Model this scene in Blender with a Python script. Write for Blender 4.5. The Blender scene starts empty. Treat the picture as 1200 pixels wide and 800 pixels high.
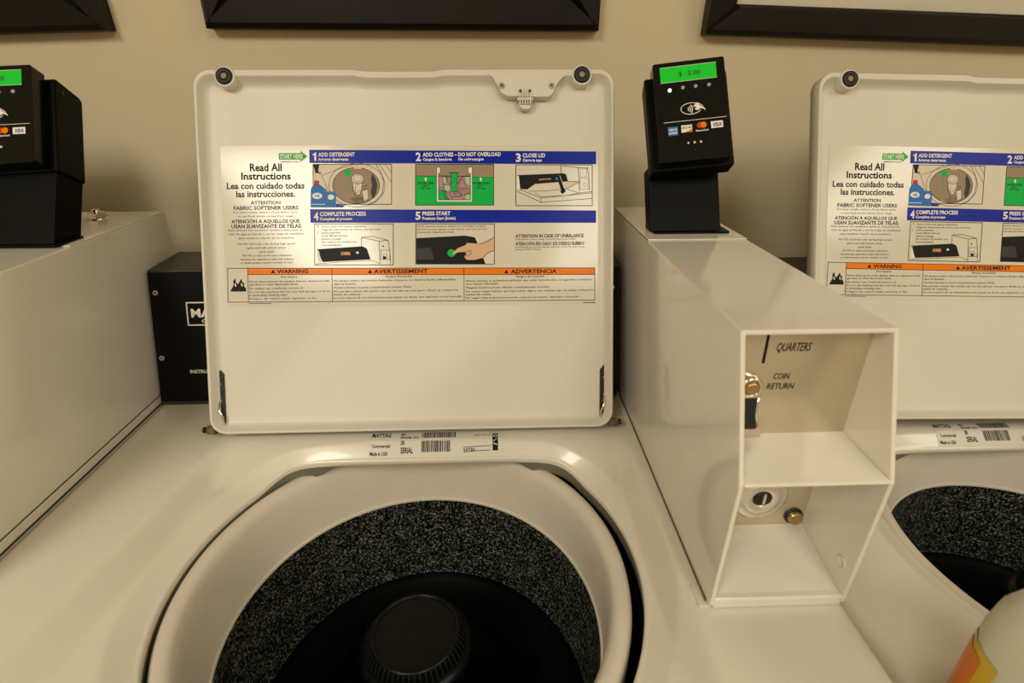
import bpy, bmesh, math, random, json
from mathutils import Vector, Matrix

# ---------------------------------------------------------------- camera
C = bpy.context.scene.collection
cam_data = bpy.data.cameras.new('camera')
cam = bpy.data.objects.new('camera', cam_data); C.objects.link(cam)
cam_data.sensor_width = 36.0
cam_data.lens = 618.64 / 1200 * 36.0
cam_data.clip_start = 0.02
PITCH, YAW, ROLL, CAMZ = 0.4422, 0.03154, 0.0023, 0.3545
fw = Vector((math.sin(YAW)*math.cos(PITCH), math.cos(YAW)*math.cos(PITCH), -math.sin(PITCH)))
rt = Vector((math.cos(YAW), -math.sin(YAW), 0))
up = rt.cross(fw)
r2 = rt*math.cos(ROLL) - up*math.sin(ROLL)
u2 = rt*math.sin(ROLL) + up*math.cos(ROLL)
M = Matrix((r2, u2, -fw)).transposed().to_4x4()
M.translation = Vector((0, 0, CAMZ))
cam.matrix_world = M
cam_data.dof.use_dof = True
cam_data.dof.focus_distance = 0.60
cam_data.dof.aperture_fstop = 6.3
bpy.context.scene.camera = cam

# ---------------------------------------------------------------- world, lights, exposure
sc = bpy.context.scene
sc.view_settings.view_transform = 'Standard'
sc.view_settings.look = 'None'
sc.view_settings.exposure = 0.0
sc.view_settings.gamma = 1.0
world = bpy.data.worlds.new('world'); sc.world = world
world.use_nodes = True
world.node_tree.nodes['Background'].inputs[0].default_value = (1.0, 0.85, 0.6, 1)
world.node_tree.nodes['Background'].inputs[1].default_value = 0.05
def area(name, loc, sx, sy, power, color):
    l = bpy.data.lights.new(name, 'AREA'); l.shape = 'RECTANGLE'; l.size = sx; l.size_y = sy
    l.energy = power; l.color = color
    o = bpy.data.objects.new(name, l); C.objects.link(o); o.location = loc
    return o
WARM = (1.0, 0.935, 0.79)
area('ceiling_lamp_left', (-0.97, -1.37, 1.50), 0.55, 1.2, 42, WARM)
area('ceiling_lamp_right', (0.66, -1.45, 1.50), 0.60, 1.2, 21, WARM)
area('fill_light_far_right', (2.05, -1.0, 1.50), 0.60, 1.2, 20, WARM)  # added fill to brighten the left case side, no known fixture
LABEL = [
["P",2,1,[[-110.2,314.0],[209.8,310.4],[209.7,296.2],[-110.3,299.5]]],
["P",2,1,[[-111.2,248.8],[209.2,244.6],[209.1,230.7],[-111.2,233.7]]],
["T",1,2,"Read All",-175.9,291.1,35.0,8.4,1],
["T",1,2,"Instructions",-185.6,281.8,54.3,7.9,1],
["T",10,2,"Lea con cuidado todas",-201.8,271.6,85.2,7.0,1],
["T",10,2,"las instrucciones.",-191.9,262.6,64.7,7.1,1],
["T",10,2,"ATTENTION",-176.3,254.5,32.8,3.8,1],
["T",10,2,"FABRIC SOFTENER USERS",-195.2,248.6,71.3,4.2,1],
["T",10,2,"For best results, select a Deep Rinse cycle",-195.3,244.8,70.3,2.1,0],
["T",10,2,"or use fresh sheets during dryer usage.",-190.8,240.6,61.9,2.0,0],
["T",1,2,"ATENCIÓN A AQUELLOS QUE",-198.0,234.0,75.0,3.8,1],
["T",1,2,"USAN SUAVIZANTE DE TELAS:",-198.2,228.4,77.4,4.2,1],
["T",1,2,"Para obtener los resultados óptimos, seleccione un",-201.6,225.1,81.7,2.1,0],
["T",1,2,"ciclo de agua profunda o use las hojas de suavizante",-201.8,220.9,83.6,2.1,0],
["T",1,2,"para secadora cuando use la secadora.",-190.7,216.5,61.1,2.1,0],
["T",1,2,"NOTE: Lid locks only during high speed",-191.9,209.9,63.0,2.1,0],
["T",1,2,"spins and will unlock when",-182.2,205.6,42.8,2.1,0],
["T",1,2,"cycle ends.",-169.2,201.2,17.4,2.1,0],
["T",1,2,"NOTA: La tapa se bloquea solamente",-187.1,197.1,54.0,2.1,0],
["T",1,2,"durante las espirales a alta velocidad y",-189.6,192.9,58.3,2.1,0],
["T",1,2,"se desbloqueará cuando termine el ciclo.",-189.8,189.1,58.4,2.1,0],
["P",4,1,[[-143.5,310.5],[-119.7,310.5],[-119.6,313.0],[-112.3,306.8],[-120.0,300.8],[-119.9,303.1],[-143.8,303.3]]],
["T",3,2,"START HERE",-142.3,304.4,24.8,5.1,1],
["T",1,2,"EMPIECE AQUÍ",-141.5,300.2,21.1,1.6,0],
["T",3,2,"1",-106.8,301.9,4.2,9.3,1],
["T",3,2,"ADD DETERGENT",-100.5,306.7,40.4,4.3,1],
["T",3,2,"Agregue detergente",-100.7,302.0,33.4,3.2,1],
["T",3,2,"2",7.4,301.2,5.7,9.4,1],
["T",3,2,"ADD CLOTHES – DO NOT OVERLOAD",15.1,306.0,87.3,4.3,1],
["T",3,2,"Cargue la lavadora      No sobrecargue",15.0,301.3,68.2,3.2,1],
["T",3,2,"3",119.1,299.6,5.7,9.4,1],
["T",3,2,"CLOSE LID",126.8,304.4,25.5,4.4,1],
["T",3,2,"Cierre la tapa",126.8,299.7,21.6,3.2,1],
["T",3,2,"4",-107.3,236.5,5.2,9.0,1],
["T",3,2,"COMPLETE PROCESS",-100.6,241.2,51.1,4.4,1],
["T",3,2,"Complete el proceso",-100.7,236.4,35.9,3.1,1],
["T",3,2,"5",5.5,236.4,5.8,8.7,1],
["T",3,2,"PRESS START",13.3,240.8,31.5,4.3,1],
["T",3,2,"Presione Start (Inicio)",13.2,235.9,37.2,3.3,1],
["P",12,1,[[-106.4,298.1],[-19.7,297.6],[-20.7,253.4],[-107.7,254.1]]],
["E",6,2,-59.5,274.3,25.9,19.9,0],
["P",12,2,[[-86.0,254.2],[-80.1,264.6],[-72.8,256.0],[-62.2,261.6],[-53.7,261.5],[-48.2,253.9]]],
["P",10,3,[[-41.7,287.8],[-38.0,282.2],[-35.9,274.6],[-37.5,266.1],[-41.4,259.5],[-43.6,266.2],[-42.0,274.6],[-42.8,282.2]]],
["E",12,4,-57.9,281.8,6.7,5.6,0],
["E",1,5,-57.9,281.8,6.9,5.9,0.5],
["E",1,5,-57.9,282.3,4.5,3.9,0.35],
["P",12,4,[[-63.2,277.6],[-52.8,277.6],[-53.5,271.0],[-56.0,264.4],[-60.3,264.4],[-62.4,271.0]]],
["L",1,5,0.5,[[-63.7,277.6],[-63.4,270.1],[-60.3,263.5],[-56.0,263.4],[-53.5,271.0],[-52.3,277.5]]],
["L",1,5,0.4,[[-60.0,273.8],[-60.7,264.4],[-55.4,270.0]]],
["L",1,5,0.4,[[-53.4,272.8],[-47.7,274.7],[-51.6,269.1],[-46.8,270.9]]],
["P",12,4,[[-52.6,268.1],[-46.9,270.0],[-46.2,260.5],[-51.0,256.8]]],
["L",1,5,0.4,[[-53.7,262.5],[-51.0,254.9],[-46.2,259.6],[-46.9,270.0]]],
["E",1,4,-59.5,274.3,26.2,20.2,0.7],
["E",10,4,-58.6,274.8,31.3,24.5,0.5],
["L",10,4,0.6,[[-36.7,297.2],[-31.3,287.8],[-28.7,277.4],[-30.9,265.1],[-38.7,256.7],[-45.4,253.9]]],
["L",10,4,0.5,[[-32.9,297.2],[-20.2,277.3]]],
["L",10,4,0.5,[[-26.3,297.1],[-19.9,287.7]]],
["L",10,4,0.5,[[-95.5,286.3],[-75.5,293.7],[-62.2,297.4]]],
["L",10,4,0.5,[[-99.1,291.0],[-89.5,266.5]]],
["P",12,5,[[-62.2,297.4],[-52.8,297.3],[-53.4,292.6],[-61.4,292.7]]],
["L",13,6,0.4,[[-59.4,297.3],[-59.5,292.6]]],
["L",13,6,0.4,[[-56.6,297.3],[-56.7,292.6]]],
["P",4,5,[[-72.8,289.9],[-69.0,292.2],[-63.8,291.3],[-65.4,285.6],[-71.0,285.2]]],
["L",4,6,0.8,[[-69.1,285.2],[-69.0,272.0]]],
["P",1,4,[[-106.4,297.6],[-99.4,297.6],[-101.0,291.0],[-98.3,287.3],[-103.9,288.2]]],
["P",12,5,[[-105.8,288.3],[-100.1,288.2],[-98.6,277.9],[-94.1,270.3],[-104.4,271.3]]],
["L",1,3,0.8,[[-106.4,298.1],[-19.7,297.6],[-20.7,253.4],[-107.7,254.1],[-106.4,298.1]]],
["P",13,6,[[-105.5,280.3],[-100.4,280.2],[-100.1,275.1],[-106.2,275.1]]],
["P",11,6,[[-109.8,270.4],[-107.1,275.1],[-100.0,276.0],[-92.7,270.3],[-93.2,250.5],[-110.4,250.7]]],
["P",11,6,[[-91.8,268.0],[-82.8,267.9],[-82.0,264.6],[-82.4,250.4],[-92.3,250.5]]],
["E",3,7,-102.8,263.3,5.6,3.4,0],
["E",3,7,-87.7,261.8,3.5,2.9,0],
["T",11,8,"HE",-105.1,261.9,5.1,2.9,1],
["P",3,7,[[-109.1,254.4],[-94.1,254.3],[-94.1,253.6],[-109.2,253.7]]],
["P",2,6,[[-82.3,253.7],[-71.9,252.7],[-74.8,250.4],[-82.4,250.4]]],
["L",1,7,0.5,[[-92.2,269.4],[-92.8,250.5]]],
["P",6,1,[[6.9,297.3],[94.1,296.8],[93.9,283.6],[6.6,284.2]]],
["P",4,1,[[6.6,284.5],[93.9,282.9],[93.4,251.5],[5.9,252.2]]],
["L",1,2,0.6,[[6.6,284.5],[29.9,284.1]]],
["L",1,2,0.6,[[70.4,283.3],[93.9,282.9]]],
["P",6,2,[[30.6,295.8],[70.2,295.6],[70.0,283.3],[30.4,283.6]]],
["P",7,2,[[32.3,283.6],[67.6,283.3],[67.1,257.7],[31.7,258.0]]],
["P",7,3,[[32.3,283.6],[37.0,283.5],[37.7,271.2],[32.0,271.3]]],
["L",1,4,0.45,[[32.3,283.6],[37.0,283.5],[37.7,271.2],[32.0,271.3],[32.3,283.6]]],
["P",8,3,[[37.0,283.5],[41.8,283.5],[40.7,275.0],[37.4,276.0]]],
["L",1,4,0.45,[[37.0,283.5],[41.8,283.5],[40.7,275.0],[37.4,276.0],[37.0,283.5]]],
["P",6,3,[[39.9,283.5],[46.6,283.5],[45.4,274.0],[41.7,278.8]]],
["L",1,4,0.45,[[39.9,283.5],[46.6,283.5],[45.4,274.0],[41.7,278.8],[39.9,283.5]]],
["P",8,3,[[37.8,275.0],[44.5,274.0],[45.3,268.3],[39.6,266.5]]],
["L",1,4,0.45,[[37.8,275.0],[44.5,274.0],[45.3,268.3],[39.6,266.5],[37.8,275.0]]],
["P",4,3,[[32.0,269.4],[39.6,267.4],[44.2,257.9],[31.7,258.0]]],
["L",1,4,0.45,[[32.0,269.4],[39.6,267.4],[44.2,257.9],[31.7,258.0],[32.0,269.4]]],
["P",8,3,[[35.8,268.4],[39.6,268.4],[47.0,257.9],[40.3,257.9]]],
["L",1,4,0.45,[[35.8,268.4],[39.6,268.4],[47.0,257.9],[40.3,257.9],[35.8,268.4]]],
["P",7,3,[[43.4,266.4],[53.9,266.8],[60.4,257.8],[47.0,257.9]]],
["L",1,4,0.45,[[43.4,266.4],[53.9,266.8],[60.4,257.8],[47.0,257.9],[43.4,266.4]]],
["P",7,3,[[54.0,271.1],[56.0,279.6],[59.9,280.5],[62.6,271.0]]],
["L",1,4,0.45,[[54.0,271.1],[56.0,279.6],[59.9,280.5],[62.6,271.0],[54.0,271.1]]],
["P",8,3,[[60.9,283.4],[67.6,283.3],[67.4,272.9],[62.6,274.8]]],
["L",1,4,0.45,[[60.9,283.4],[67.6,283.3],[67.4,272.9],[62.6,274.8],[60.9,283.4]]],
["P",6,3,[[53.9,269.2],[62.6,270.1],[67.4,271.0],[67.2,264.4],[57.6,262.5]]],
["L",1,4,0.45,[[53.9,269.2],[62.6,270.1],[67.4,271.0],[67.2,264.4],[57.6,262.5],[53.9,269.2]]],
["P",8,3,[[61.5,263.5],[67.3,265.3],[67.1,257.7],[61.4,257.8]]],
["L",1,4,0.45,[[61.5,263.5],[67.3,265.3],[67.1,257.7],[61.4,257.8],[61.5,263.5]]],
["P",6,3,[[53.2,282.5],[59.9,283.4],[57.0,279.6],[53.1,274.9]]],
["L",1,4,0.45,[[53.2,282.5],[59.9,283.4],[57.0,279.6],[53.1,274.9],[53.2,282.5]]],
["P",4,4,[[46.2,287.2],[53.3,287.2],[52.5,267.3],[46.3,267.4]]],
["L",1,5,0.5,[[46.2,287.2],[46.3,267.4],[52.5,267.3],[53.3,287.2]]],
["L",1,5,0.9,[[44.7,287.7],[54.8,287.5]]],
["L",1,3,0.6,[[32.3,284.5],[68.1,283.8]]],
["P",3,5,[[30.3,294.0],[34.4,293.9],[34.2,287.3],[32.2,287.3],[31.6,257.7],[67.5,257.4],[68.0,287.1],[65.3,287.1],[65.5,293.7],[70.1,293.7],[69.4,255.2],[29.5,255.6]]],
["L",1,6,0.5,[[30.3,294.0],[34.4,293.9],[34.2,287.3],[32.2,287.3],[31.6,257.7],[67.5,257.4],[68.0,287.1],[65.3,287.1],[65.5,293.7],[70.1,293.7],[69.4,255.2],[29.5,255.6],[30.3,294.0]]],
["P",3,3,[[16.2,280.8],[18.0,282.9],[19.6,280.8],[18.7,280.8],[18.6,278.6],[17.1,278.7],[17.2,280.8]]],
["T",1,3,"WATER LEVEL",8.3,275.2,19.0,2.6,1],
["T",1,3,"EMPTY",13.9,272.5,7.7,1.7,0],
["T",1,3,"Nivel de agua",12.0,270.0,11.4,2.1,0],
["P",3,3,[[77.8,280.4],[79.5,282.5],[81.2,280.4],[80.2,280.4],[80.2,278.2],[78.7,278.2],[78.7,280.4]]],
["T",1,3,"WATER LEVEL",69.8,274.8,19.2,2.5,1],
["T",1,3,"EMPTY",75.5,272.1,7.7,1.7,0],
["T",1,3,"Nivel de agua",73.6,269.5,11.4,2.1,0],
["T",1,5,"NOT",48.1,263.8,5.7,1.7,0],
["T",1,5,"PACKED",47.1,260.7,9.5,1.7,0],
["L",1,3,0.8,[[6.9,297.3],[94.1,296.8],[93.4,251.5],[5.9,252.2],[6.9,297.3]]],
["L",1,2,0.7,[[170.0,295.5],[169.9,285.5]]],
["L",1,2,0.7,[[189.3,293.0],[190.5,266.8]]],
["L",1,2,0.6,[[172.4,294.5],[189.8,292.5],[200.4,291.9]]],
["L",1,2,0.6,[[199.5,292.9],[201.3,284.3],[201.7,267.1]]],
["L",10,3,0.35,[[191.7,291.0],[199.0,291.0],[198.9,281.9],[191.6,282.0],[191.7,291.0]]],
["L",10,3,0.35,[[191.6,280.6],[200.3,280.5],[200.2,268.6],[191.5,268.7],[191.6,280.6]]],
["E",10,3,196.4,273.4,2.2,2.0,0.4],
["P",1,2,[[120.3,284.7],[172.3,286.4],[175.7,285.0],[177.6,277.3],[140.4,274.7],[131.6,268.6],[123.5,269.2]]],
["L",6,3,1.6,[[145.3,279.5],[157.8,280.3]]],
["P",12,3,[[133.5,266.7],[141.3,274.3],[187.7,278.2],[191.6,276.8],[176.0,269.2],[157.7,267.5]]],
["L",1,4,0.5,[[133.5,266.7],[152.8,266.8],[176.0,269.2],[191.6,276.8],[177.1,277.3]]],
["L",1,2,0.6,[[120.1,266.8],[146.9,254.2],[205.0,258.0]]],
["L",1,2,0.6,[[123.0,268.7],[146.9,259.0],[205.0,264.3]]],
["L",1,2,0.6,[[146.9,259.0],[146.9,253.7]]],
["L",1,2,0.5,[[140.3,264.8],[146.9,260.4],[175.9,261.6],[191.5,264.4],[205.0,265.7]]],
["L",1,2,0.5,[[176.0,268.8],[191.5,263.9]]],
["P",1,5,[[164.6,284.1],[168.5,284.5],[173.1,271.2],[175.0,266.4],[171.6,263.1],[168.7,265.5],[169.7,267.4]]],
["L",3,6,0.5,[[168.5,283.6],[173.6,269.3]]],
["E",11,6,165.0,280.3,1.7,1.8,0],
["P",3,3,[[120.3,283.9],[122.2,283.9],[123.5,269.6],[120.1,269.7]]],
["L",1,3,0.8,[[119.0,296.1],[205.3,295.5],[204.9,249.9],[118.4,250.6],[119.0,296.1]]],
["T",1,2,"Select cycle and option selections.",-99.1,228.4,50.2,2.0,0],
["T",1,2,"Haga las selecciones de ciclos y de opciones.",-99.2,225.0,66.4,2.0,0],
["T",1,2,"Insert payment",-99.3,221.6,21.3,2.0,0],
["T",1,2,"(Cash Model Shown)",-99.4,218.2,28.9,1.9,0],
["T",1,2,"Inserte el pago",-99.5,214.7,21.8,2.0,0],
["T",1,2,"(Se muestra el modelo con",-99.6,211.3,38.9,2.0,0],
["T",1,2,"monedas)",-99.7,207.9,21.8,2.0,0],
["T",13,2,"1",-104.3,228.4,1.9,2.4,0],
["T",13,2,"2",-104.5,221.3,1.9,2.4,0],
["P",1,3,[[-105.0,204.3],[-54.2,207.1],[-49.5,204.6],[-45.5,192.2],[-99.2,190.0]]],
["P",3,3,[[-105.0,203.3],[-103.1,203.3],[-100.2,190.0],[-104.0,190.0]]],
["P",6,4,[[-78.5,201.1],[-68.1,201.0],[-68.2,197.2],[-78.6,197.3]]],
["E",5,5,-71.5,199.2,3.6,1.4,0],
["E",3,5,-60.1,200.0,1.6,1.3,0],
["L",1,2,0.6,[[-55.6,207.5],[-55.3,217.0],[-43.4,217.9],[-25.5,213.4],[-23.9,201.5],[-23.3,187.2]]],
["L",1,2,0.6,[[-55.3,217.0],[-35.5,212.6],[-35.2,187.3]]],
["L",1,2,0.6,[[-35.5,212.6],[-25.5,213.4]]],
["L",1,3,0.5,[[-33.8,202.6],[-23.8,202.4],[-24.1,192.0],[-34.1,192.1],[-33.8,202.6]]],
["L",1,3,0.4,[[-31.6,197.8],[-27.3,197.7],[-27.4,193.0],[-31.7,193.0],[-31.6,197.8]]],
["P",1,3,[[-31.6,195.9],[-27.8,195.3],[-28.4,192.5],[-31.7,192.5]]],
["E",1,3,-31.4,206.8,1.0,0.9,0],
["L",1,2,0.5,[[-105.9,188.1],[-78.4,189.7],[-44.1,191.2],[-34.7,187.3]]],
["L",1,3,0.8,[[-106.5,232.4],[-19.3,231.6],[-20.4,185.9],[-107.8,186.9],[-106.5,232.4]]],
["T",1,2,"NOTE: Selections cannot be changed once load begins a program.",7.2,227.6,77.6,1.9,0],
["T",1,2,"NOTA: Se puede cambiar la selección de ciclo antes de Start",7.2,224.2,78.5,1.9,0],
["T",1,2,"(comienzo) después de iniciar.",7.1,221.2,42.1,1.9,0],
["P",1,2,[[6.0,215.5],[60.6,217.8],[71.7,215.8],[76.7,204.2],[83.2,185.5],[5.4,186.4]]],
["P",10,3,[[6.3,204.0],[22.1,204.8],[25.1,191.4],[6.0,191.6]]],
["E",4,3,44.9,198.4,4.5,4.3,0],
["P",9,4,[[45.9,197.9],[51.7,203.5],[61.4,207.3],[62.4,209.6],[75.9,208.5],[93.3,215.5],[93.1,200.7],[86.3,198.4],[80.4,192.7],[70.7,190.4],[63.0,190.5],[59.7,192.9],[59.8,195.3],[62.2,196.7],[60.3,199.6],[52.6,199.2],[47.8,196.9]]],
["L",1,5,0.6,[[75.9,208.3],[81.6,209.0],[93.3,215.5]]],
["L",1,5,0.6,[[93.1,200.7],[86.3,198.4],[80.4,192.7]]],
["L",1,5,0.6,[[60.8,199.6],[66.1,201.0],[67.5,197.6],[64.1,195.8],[60.2,194.8]]],
["P",12,4,[[81.4,192.7],[87.2,198.4],[93.1,200.4],[92.8,185.8],[84.1,185.9]]],
["L",1,3,0.8,[[5.9,231.4],[94.0,230.5],[93.3,185.5],[4.9,186.6],[5.9,231.4]]],
["T",1,2,"ATTENTION IN CASE OF UNBALANCE",117.4,214.8,77.5,3.9,1],
["T",1,2,"Redistribute clothes evenly. Close lid, then press START.",117.3,212.1,69.8,1.8,0],
["T",1,2,"ATENCIÓN EN CASO DE DESEQUILIBRIO",117.3,206.2,78.5,3.8,1],
["T",1,2,"Redistribuya la ropa de manera uniforme. Cierre la tapa y luego",117.2,203.5,79.0,1.6,0],
["T",1,2,"presione START (Inicio).",117.2,200.9,29.0,1.7,0],
["P",5,1,[[-182.0,184.3],[207.2,179.7],[207.2,172.4],[-182.2,177.2]]],
["L",1,2,0.7,[[-204.0,184.2],[207.3,179.9]]],
["L",1,2,0.7,[[-182.2,177.0],[207.2,172.4]]],
["L",1,2,0.7,[[-204.9,146.6],[206.9,143.4]]],
["L",1,2,0.7,[[-204.0,184.5],[-204.9,146.6]]],
["L",1,2,0.7,[[207.2,179.7],[206.9,143.4]]],
["L",1,2,0.7,[[-182.0,184.3],[-182.3,146.7]]],
["L",1,2,0.7,[[-89.0,183.2],[-89.1,145.9]]],
["L",1,2,0.7,[[58.8,181.4],[58.4,144.9]]],
["T",1,3,"WARNING",-149.7,177.9,34.5,4.5,1],
["P",1,3,[[-156.8,178.1],[-154.0,182.4],[-151.5,178.0]]],
["T",1,3,"AVERTISSEMENT",-42.6,176.6,60.7,4.5,1],
["P",1,3,[[-49.3,176.8],[-46.5,181.1],[-43.9,176.7]]],
["T",1,3,"ADVERTENCIA",111.5,174.7,52.3,4.6,1],
["P",1,3,[[103.8,174.9],[106.5,179.3],[109.2,174.9]]],
["T",1,2,"Fire Hazard",-145.6,172.9,17.9,2.2,0],
["T",1,2,"Risque d'incendie",-29.3,172.0,29.6,2.2,0],
["T",1,2,"Peligro de incendio",117.7,170.1,32.0,2.3,0],
["T",1,2,"Never place items in the washer that are dampened with",-180.6,168.1,88.3,2.2,0],
["T",1,2,"gasoline or other flammable fluids.",-180.8,164.8,54.3,2.2,0],
["T",1,2,"No washer can completely remove oil.",-180.9,160.5,59.9,2.2,0],
["T",1,2,"Do not dry anything that has ever had any type of oil on",-181.0,156.5,88.8,2.2,0],
["T",1,2,"it (including cooking oils).",-181.2,152.9,42.0,2.2,0],
["T",1,2,"Doing so can result in death, explosion, or fire.",-181.3,149.1,75.2,2.2,0],
["T",1,2,"Ne jamais mettre des articles humectés d'essence ou d'autres fluides inflammables",-87.1,167.9,136.2,2.2,0],
["T",1,2,"dans la laveuse.",-87.2,164.4,25.2,2.2,0],
["T",1,2,"Aucune laveuse ne peut complètement enlever l'huile.",-87.3,160.3,87.3,2.2,0],
["T",1,2,"Ne pas faire sécher des articles qui ont été salis par tout genre d'huile (y compris les",-87.4,156.0,138.7,2.2,0],
["T",1,2,"huiles de cuisson).",-87.5,152.6,30.0,2.2,0],
["T",1,2,"Le non-respect de ces instructions peut causer un décès, une explosion ou un incendie.",-87.6,148.8,144.1,2.2,0],
["T",1,2,"Nunca coloque en la lavadora artículos que estén humedecidos con gasolina o cualquier",60.7,166.0,143.5,2.3,0],
["T",1,2,"otro líquido inflamable.",60.6,162.5,36.7,2.2,0],
["T",1,2,"Ninguna lavadora puede eliminar completamente el aceite.",60.5,158.3,94.9,2.3,0],
["T",1,2,"No seque ningún artículo que haya tenido alguna vez cualquier tipo de aceite, incluyendo",60.4,154.0,145.2,2.2,0],
["T",1,2,"aceites de cocina.",60.4,150.6,28.9,2.3,0],
["T",1,2,"No seguir estas instrucciones puede ocasionar la muerte, explosión o incendio.",60.3,146.8,129.1,2.2,0],
["L",10,2,0.7,[[-181.9,144.7],[-157.4,144.5]]],
["L",10,2,0.9,[[194.2,140.8],[206.9,140.7]]],
["P",1,2,[[-202.1,158.4],[-198.1,165.5],[-198.4,170.2],[-196.0,173.1],[-195.6,169.3],[-193.4,166.4],[-190.4,171.1],[-189.0,172.5],[-188.6,169.2],[-186.3,167.2],[-186.9,164.4],[-184.6,161.5],[-184.5,158.2]]],
["P",12,3,[[-196.6,168.3],[-194.9,165.0],[-195.9,163.1],[-197.2,165.5]]],
["P",12,3,[[-189.6,168.2],[-187.8,165.4],[-188.8,163.5],[-190.1,165.4]]],
]
# ---------------------------------------------------------------- materials
def mat(name, col, rough=0.5, metal=0.0, spec=0.5, coat=0.0, noise=0.0, nscale=40, bump=0.0, bscale=300, emis=0.0):
    m = bpy.data.materials.new(name); m.use_nodes = True
    nt = m.node_tree; b = nt.nodes['Principled BSDF']
    b.inputs['Base Color'].default_value = (*col, 1)
    b.inputs['Roughness'].default_value = rough
    b.inputs['Metallic'].default_value = metal
    b.inputs['Specular IOR Level'].default_value = spec
    b.inputs['Coat Weight'].default_value = coat
    b.inputs['Coat Roughness'].default_value = 0.06
    if emis:
        b.inputs['Emission Color'].default_value = (*col, 1); b.inputs['Emission Strength'].default_value = emis
    tc = nt.nodes.new('ShaderNodeTexCoord')
    if noise:
        n = nt.nodes.new('ShaderNodeTexNoise'); n.inputs['Scale'].default_value = nscale; n.inputs['Detail'].default_value = 5
        nt.links.new(tc.outputs['Object'], n.inputs['Vector'])
        r = nt.nodes.new('ShaderNodeMapRange')
        r.inputs['From Min'].default_value = 0.3; r.inputs['From Max'].default_value = 0.7
        r.inputs['To Min'].default_value = 1-noise; r.inputs['To Max'].default_value = 1+noise*0.4
        nt.links.new(n.outputs['Fac'], r.inputs['Value'])
        h = nt.nodes.new('ShaderNodeHueSaturation'); h.inputs['Color'].default_value = (*col, 1)
        nt.links.new(r.outputs[0], h.inputs['Value'])
        nt.links.new(h.outputs[0], b.inputs['Base Color'])
    if bump:
        n2 = nt.nodes.new('ShaderNodeTexNoise'); n2.inputs['Scale'].default_value = bscale; n2.inputs['Detail'].default_value = 3
        nt.links.new(tc.outputs['Object'], n2.inputs['Vector'])
        bp = nt.nodes.new('ShaderNodeBump'); bp.inputs['Strength'].default_value = bump; bp.inputs['Distance'].default_value = 0.001
        nt.links.new(n2.outputs['Fac'], bp.inputs['Height']); nt.links.new(bp.outputs[0], b.inputs['Normal'])
    return m

ENAMEL = mat('enamel', (0.66, 0.61, 0.50), 0.30, coat=0.3, noise=0.03, nscale=9)
LIDWHITE = mat('lid_enamel', (0.63, 0.59, 0.495), 0.42, coat=0.0, noise=0.02, nscale=7)
RIMWHITE = mat('meter_enamel', (0.70, 0.65, 0.55), 0.16, coat=0.5, noise=0.03, nscale=12)
RINGGREY = mat('tub_ring_plastic', (0.60, 0.53, 0.44), 0.42, noise=0.03)
BEADWHITE = mat('ring_bead', (0.62, 0.57, 0.47), 0.35)
BLACKP = mat('black_plastic', (0.0015, 0.002, 0.0015), 0.42, spec=0.10, bump=0.15, bscale=900)
BLACKG = mat('black_gloss', (0.0025, 0.003, 0.0025), 0.16, spec=0.3)
CONSOLE = mat('console_face', (0.002, 0.0025, 0.003), 0.3, spec=0.15)
CONSTOP = mat('console_top', (0.03, 0.03, 0.02), 0.45)
DEEPB = mat('agitator_plastic_and_basket_shade', (0.0010, 0.0012, 0.0012), 0.5, spec=0.05)
DEEPG = mat('agitator_cap_plastic', (0.0015, 0.0018, 0.0018), 0.3, spec=0.2)
RIBM = mat('rib_plastic', (0.012, 0.012, 0.011), 0.15, spec=0.6)
DARK = mat('dark_cavity', (0.008, 0.009, 0.008), 0.7)
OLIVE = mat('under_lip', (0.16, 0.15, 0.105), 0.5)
STEEL = mat('brushed_steel', (0.68, 0.61, 0.48), 0.24, metal=0.85, noise=0.04, nscale=60, bump=0.05, bscale=500)
CHROME = mat('chrome', (0.75, 0.70, 0.62), 0.12, metal=1.0)
BRASS = mat('brass', (0.5, 0.36, 0.16), 0.3, metal=1.0)
LOCKWHITE = mat('lock_metal', (0.72, 0.68, 0.58), 0.3, metal=0.6)
WALL = mat('wall_paint', (0.64, 0.545, 0.37), 0.75, noise=0.03, nscale=3, bump=0.12, bscale=180)
CEIL = mat('ceiling_paint', (0.80, 0.75, 0.66), 0.9, bump=0.1)
FLOORM = mat('floor_vinyl', (0.46, 0.42, 0.35), 0.4, noise=0.15, nscale=20)
WOOD = mat('dark_wood', (0.006, 0.0035, 0.0015), 0.40, spec=0.2, noise=0.5, nscale=25)
MATB = mat('mat_board', (0.70, 0.64, 0.50), 0.7, noise=0.02)
RUBBER = mat('black_rubber', (0.006, 0.006, 0.006), 0.55)
GREASE = mat('greasy_metal', (0.02, 0.016, 0.01), 0.4, metal=0.3, noise=0.4, nscale=150)
SEAMDARK = mat('dark_seam', (0.03, 0.026, 0.015), 0.7)
SOOT = mat('grime', (0.12, 0.095, 0.06), 0.7, noise=0.5, nscale=150)
def flat(n, c, r=0.4, e=0.0): return mat(n, c, r, spec=0.12, emis=e)
KBLK = flat('ink_black', (0.006, 0.005, 0.005)); BLUE = flat('ink_blue', (0.001, 0.014, 0.31), 0.3)
WHITE = flat('ink_white', (0.78, 0.74, 0.66)); GREEN = flat('ink_green', (0.0, 0.42, 0.06)); ORANGE = flat('ink_orange', (0.80, 0.19, 0.004), 0.25)
TAN = flat('ink_tan', (0.30, 0.22, 0.15)); PINK = flat('ink_pink', (0.42, 0.22, 0.28)); LGREEN = flat('ink_pale_green', (0.36, 0.52, 0.28))
SKIN = flat('ink_skin', (0.62, 0.40, 0.25)); DGREY = flat('ink_grey', (0.045, 0.04, 0.035)); JUGB = flat('ink_sky', (0.03, 0.16, 0.50)); CREAM = flat('ink_cream', (0.66, 0.58, 0.46))
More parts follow.
